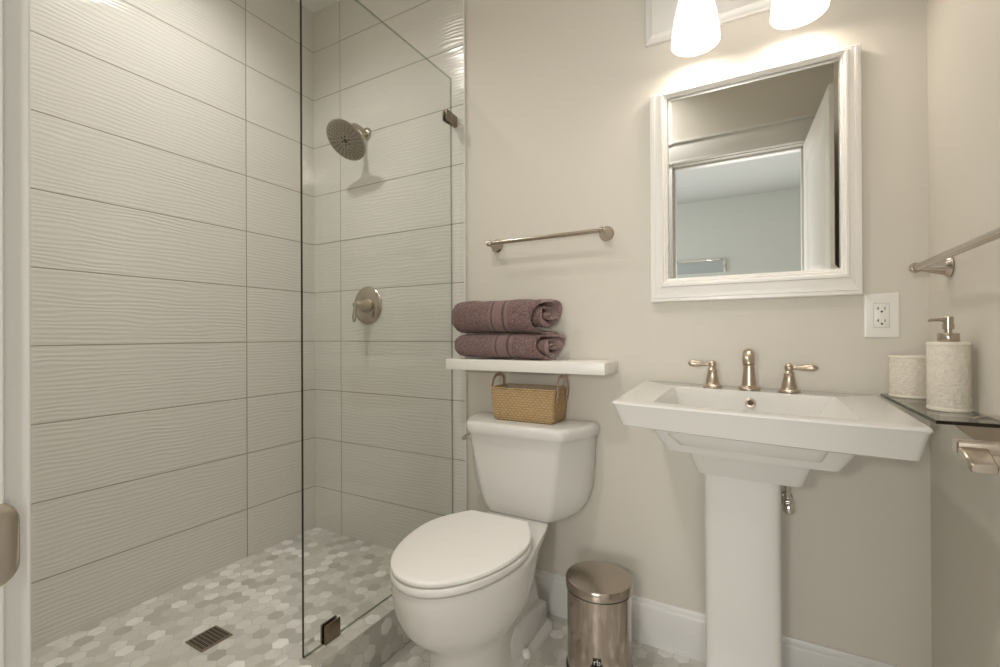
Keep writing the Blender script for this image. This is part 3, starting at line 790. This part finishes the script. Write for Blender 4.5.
lathe(bm, [(.0138, 0), (.0138, .0025), (.0098, .0036)], (.006, oy+.001, oz), (0, -.95, .3), 24); ofl = obj('overflow_ring', bm, M_BRONZE, sk)
bm = B(); lathe(bm, [(.0082, .0034), (.0080, .0040)], (.006, oy+.001, oz), (0, -.95, .3), 20); obj('overflow_hole', bm, mat('overflow_brown', (.10, .06, .05), .5), ofl)
bm = B(); lathe(bm, [(.022, 0), (.022, .004), (.014, .007), (.0, .008)], (0, -.30, k-.1218), (0, 0, 1), 28, cap1=False); obj('drain_stopper', bm, M_BRONZE, sk)

# faucet
fc = thing('faucet', 'warm nickel widespread faucet with two lever handles on the sink deck', 'faucet', (SX, PW, sb_z + .0005))
def tz(x): return -x*math.tan(TILT)
bm = B(); FY = -.082
lathe(bm, [(.0285, 0), (.0285, .004), (.024, .009), (.0195, .013)], (.002, FY, tz(0)), (0, 0, 1), 36)
tube(bm, [(.002, FY, .010), (.002, FY, .045), (.002, FY-.001, .075), (.002, FY-.010, .098), (.002, FY-.028, .108), (.002, FY-.050, .104), (.002, FY-.064, .090), (.002, FY-.068, .078)], [.0205, .0165, .0145, .0145, .0155, .0165, .0165, .0155], 22, 6)
obj('spout', bm, M_BRONZE, fc, angle=50)
for sgn, hx_, dirv in ((-1, -.098, Vector((-1, -.10, .04))), (1, .1035, Vector((1, -.14, .03)))):
    bm = B(); lathe(bm, [(.0275, 0), (.0275, .004), (.022, .008), (.0195, .012), (.0165, .030), (.0125, .048), (.0145, .052), (.0115, .056), (.0085, .062)], (hx_, FY+.004, tz(hx_)), (0, 0, 1), 36)
    lathe(bm, [(.003, -.0125), (.009, -.009), (.0118, 0), (.009, .009), (.003, .0125)], (hx_, FY+.004, .069+tz(hx_)), (0, 0, 1), 24)
    hb_ = obj('handle_base', bm, M_BRONZE, fc, angle=50)
    bm = B(); c = Vector((hx_, FY+.004, .069+tz(hx_))); d = dirv.normalized()
    tube(bm, [c, c+d*.013, c+d*.026, c+d*.044, c+d*.058, c+d*.067, c+d*.070], [.0055, .0055, .0075, .0112, .0115, .0078, .002], 16, 5, sx=.75, sy=.85, upv=(0, 1, 0)); obj('lever', bm, M_BRONZE, hb_)

# supply stop valve behind the pedestal
sp_ = thing('stop_valve', 'small chrome stop valve beside the pedestal under the basin', 'valve', (2.112, PW, .560+DZ))
bm = B(); lathe(bm, [(.015, .0005), (.015, .003), (.010, .006), (.008, .010), (.008, .045), (.0115, .046), (.0115, .070), (.009, .074)], (0, 0, 0), (0, -1, 0), 24); obj('valve_body', bm, M_CHROME, sp_)
bm = B(); lathe(bm, [(.006, .073), (.013, .078), (.0145, .083), (.0135, .094), (.009, .097)], (0, 0, 0), (0, -1, -.12), 12); obj('knob', bm, M_CHROME, sp_)
bm = B(); tube(bm, [(0, -.056, .010), (-.002, -.056, .05), (-.010, -.06, .09), (-.02, -.07, .108)], .0055, 12, 4); obj('supply_tube', bm, M_CHROME, sp_)

# ------------------------------------------------------------------ glass shelf with soap pump and tumbler
GZ = .8865 + DZ
gs = thing('glass_shelf', 'narrow clear glass shelf on the right wall beside the sink', 'shelf', (0, 0, 0))
bm = B(); box(bm, 2.335, 2.4395, -.452, .002, GZ-.008, GZ, .0007, 1)
for f in bm.faces:
    f.normal_update()
    if abs(f.normal.z) < .7: f.material_index = 1 if f.normal.y < -.5 else 2
obj('glass_pane', bm, [M_GLASS, M_EDGE, M_EDGE2], gs, smooth=False)
for yy in (-.395, -.06):
    bm = B()
    q = rpoly([(2.4395, GZ-.0085), (2.4395, GZ-.062), (2.425, GZ-.056), (2.395, GZ-.035), (2.372, GZ-.0085)], [.001, .006, .01, .02, .001], 4)
    loft(bm, [[Vector((p.x, yy+dy, p.y)) for p in q] for dy in (-.009, .009)])
    bk_ = obj('bracket', bm, M_NICKEL, gs)
    bm = B(); q = rpoly([(2.4395, GZ+.0003), (2.4395, GZ+.010), (2.425, GZ+.0075), (2.402, GZ+.0003)], [.001, .003, .01, .001], 4)
    loft(bm, [[Vector((p.x, yy+dy, p.y)) for p in q] for dy in (-.009, .009)]); obj('clamp', bm, M_CHROME, bk_)
sd = thing('soap_dispenser', 'cream lace-textured soap dispenser with a nickel pump on the glass shelf', 'soap dispenser', (2.3965, -.292, GZ+.0004))
bm = B(); lathe(bm, [(.0345, 0), (.0362, .002), (.0362, .006), (.0345, .008)], (0, 0, 0), (0, 0, 1), 48); obj('base_rim', bm, M_CREAM, sd)
bm = B(); lathe(bm, [(.0345, .1390), (.0362, .1410), (.0362, .1455), (.0345, .1475), (.012, .1480)], (0, 0, 0), (0, 0, 1), 48); obj('rim', bm, M_CREAM, sd)
bm = B(); lathe(bm, [(.0346, .0075), (.0353, .012), (.0353, .136), (.0346, .1395)], (0, 0, 0), (0, 0, 1), 56); obj('body', bm, M_LACE, sd)
bm = B(); lathe(bm, [(.0175, .1478), (.0182, .1490), (.0182, .1650), (.0172, .1665)], (0, 0, 0), (0, 0, 1), 32); obj('collar', bm, M_NICKEL, sd)
bm = B(); lathe(bm, [(.0065, .1660), (.0065, .1745), (.0098, .1755), (.0098, .1850), (.0088, .1860), (.0088, .2010), (.0080, .2020)], (0, 0, 0), (0, 0, 1), 24)
tube(bm, [(0, 0, .1950), (-.014, -.004, .1955), (-.029, -.008, .1950), (-.0345, -.0095, .1935)], [.0048, .0036, .0030, .0026], 12, 4); obj('pump', bm, M_NICKEL, sd)
cu = thing('tumbler', 'short cream lace-textured tumbler behind the soap pump on the glass shelf', 'cup', (2.3835, -.060, GZ+.0004))
bm = B(); lathe(bm, [(.0415, 0), (.0430, .002), (.0430, .005), (.0415, .007)], (0, 0, 0), (0, 0, 1), 48); obj('base_rim', bm, M_CREAM, cu)
bm = B(); lathe(bm, [(.0420, .1015), (.0435, .1030), (.0435, .1060), (.0415, .1078), (.0385, .1070), (.0380, .012), (.0, .010)], (0, 0, 0), (0, 0, 1), 48, cap0=False, cap1=False); obj('rim', bm, M_CREAM, cu)
bm = B(); lathe(bm, [(.0416, .0065), (.0422, .010), (.0422, .099), (.0418, .1025)], (0, 0, 0), (0, 0, 1), 56); obj('body', bm, M_LACE, cu)

# ------------------------------------------------------------------ trash can
tr = thing('trash_can', 'small round polished steel pedal trash can beside the toilet', 'trash can', (1.590, -.200, 0))
R0 = .1012
bm = B(); lathe(bm, [(R0+.0005, .0005), (R0+.003, .004), (R0+.003, .020), (R0, .024)], (0, 0, 0), (0, 0, 1), 64); obj('base_ring', bm, M_BLACK, tr)
bm = B(); lathe(bm, [(R0-.001, .0235), (R0-.001, .268)], (0, 0, 0), (0, 0, 1), 72); obj('body', bm, M_STEEL, tr)
bm = B(); lathe(bm, [(R0+.0015, .2685), (R0+.0025, .2695), (R0+.0025, .2705), (R0+.0015, .2720)], (0, 0, 0), (0, 0, 1), 72); obj('rim', bm, M_BLACK, tr)
bm = B(); lathe(bm, [(R0+.0022, .2720), (R0+.0032, .2730), (R0+.0032, .2950), (R0+.001, .2995), (R0-.006, .3020), (.06, .3055), (.02, .3070), (.0, .3072)], (0, 0, 0), (0, 0, 1), 72, cap1=False); obj('lid', bm, M_LID, tr, angle=40)
pd = math.atan2(-.972, .235)
fdir = Vector((math.cos(pd), math.sin(pd), 0)); tdir = Vector((-fdir.y, fdir.x, 0))
def pad(z0, z1, hw0, hw1, o0, o1, n=8):
    rings = []
    for z, hw in ((z0, hw0), (z1, hw1)):
        f_ = [fdir*math.sqrt(max(0, (R0+o1)**2 - (hw*(2*i/n-1))**2)) + tdir*(hw*(2*i/n-1)) + Vector((0, 0, z)) for i in range(n+1)]
        b_ = [fdir*math.sqrt(max(0, (R0+o0)**2 - (hw*(2*i/n-1))**2)) + tdir*(hw*(2*i/n-1)) + Vector((0, 0, z)) for i in range(n, -1, -1)]
        rings.append(f_ + b_)
    return rings
bm = B(); loft(bm, pad(.004, .074, .024, .022, -.004, .010)); loft(bm, pad(.074, .083, .022, .017, -.004, .009)); loft(bm, pad(.004, .013, .026, .026, .0, .040))
pe = obj('pedal', bm, M_BLACK, tr, angle=30)
bm = B(); loft(bm, pad(.0832, .1045, .0125, .0125, -.003, .0012)); pb_ = obj('badge', bm, M_BLACK, tr); pb_['label'] = 'small black badge with white letters'
cu_ = bpy.data.curves.new('logo', 'FONT'); cu_.body = 'rb'; cu_.size = .024; cu_.align_x = 'CENTER'; cu_.extrude = .0002
tmp = bpy.data.objects.new('logo', cu_); lo_me = bpy.data.meshes.new_from_object(tmp); bpy.data.objects.remove(tmp)
lo = bpy.data.objects.new('logo_lettering', lo_me); C.objects.link(lo); lo.parent = pb_
lo_me.materials.clear(); lo_me.materials.append(M_LETTER)
lo.matrix_local = Matrix(((tdir.x, 0, fdir.x, (fdir*(R0+.0015)).x), (tdir.y, 0, fdir.y, (fdir*(R0+.0015)).y), (0, 1, 0, .0865), (0, 0, 0, 1)))
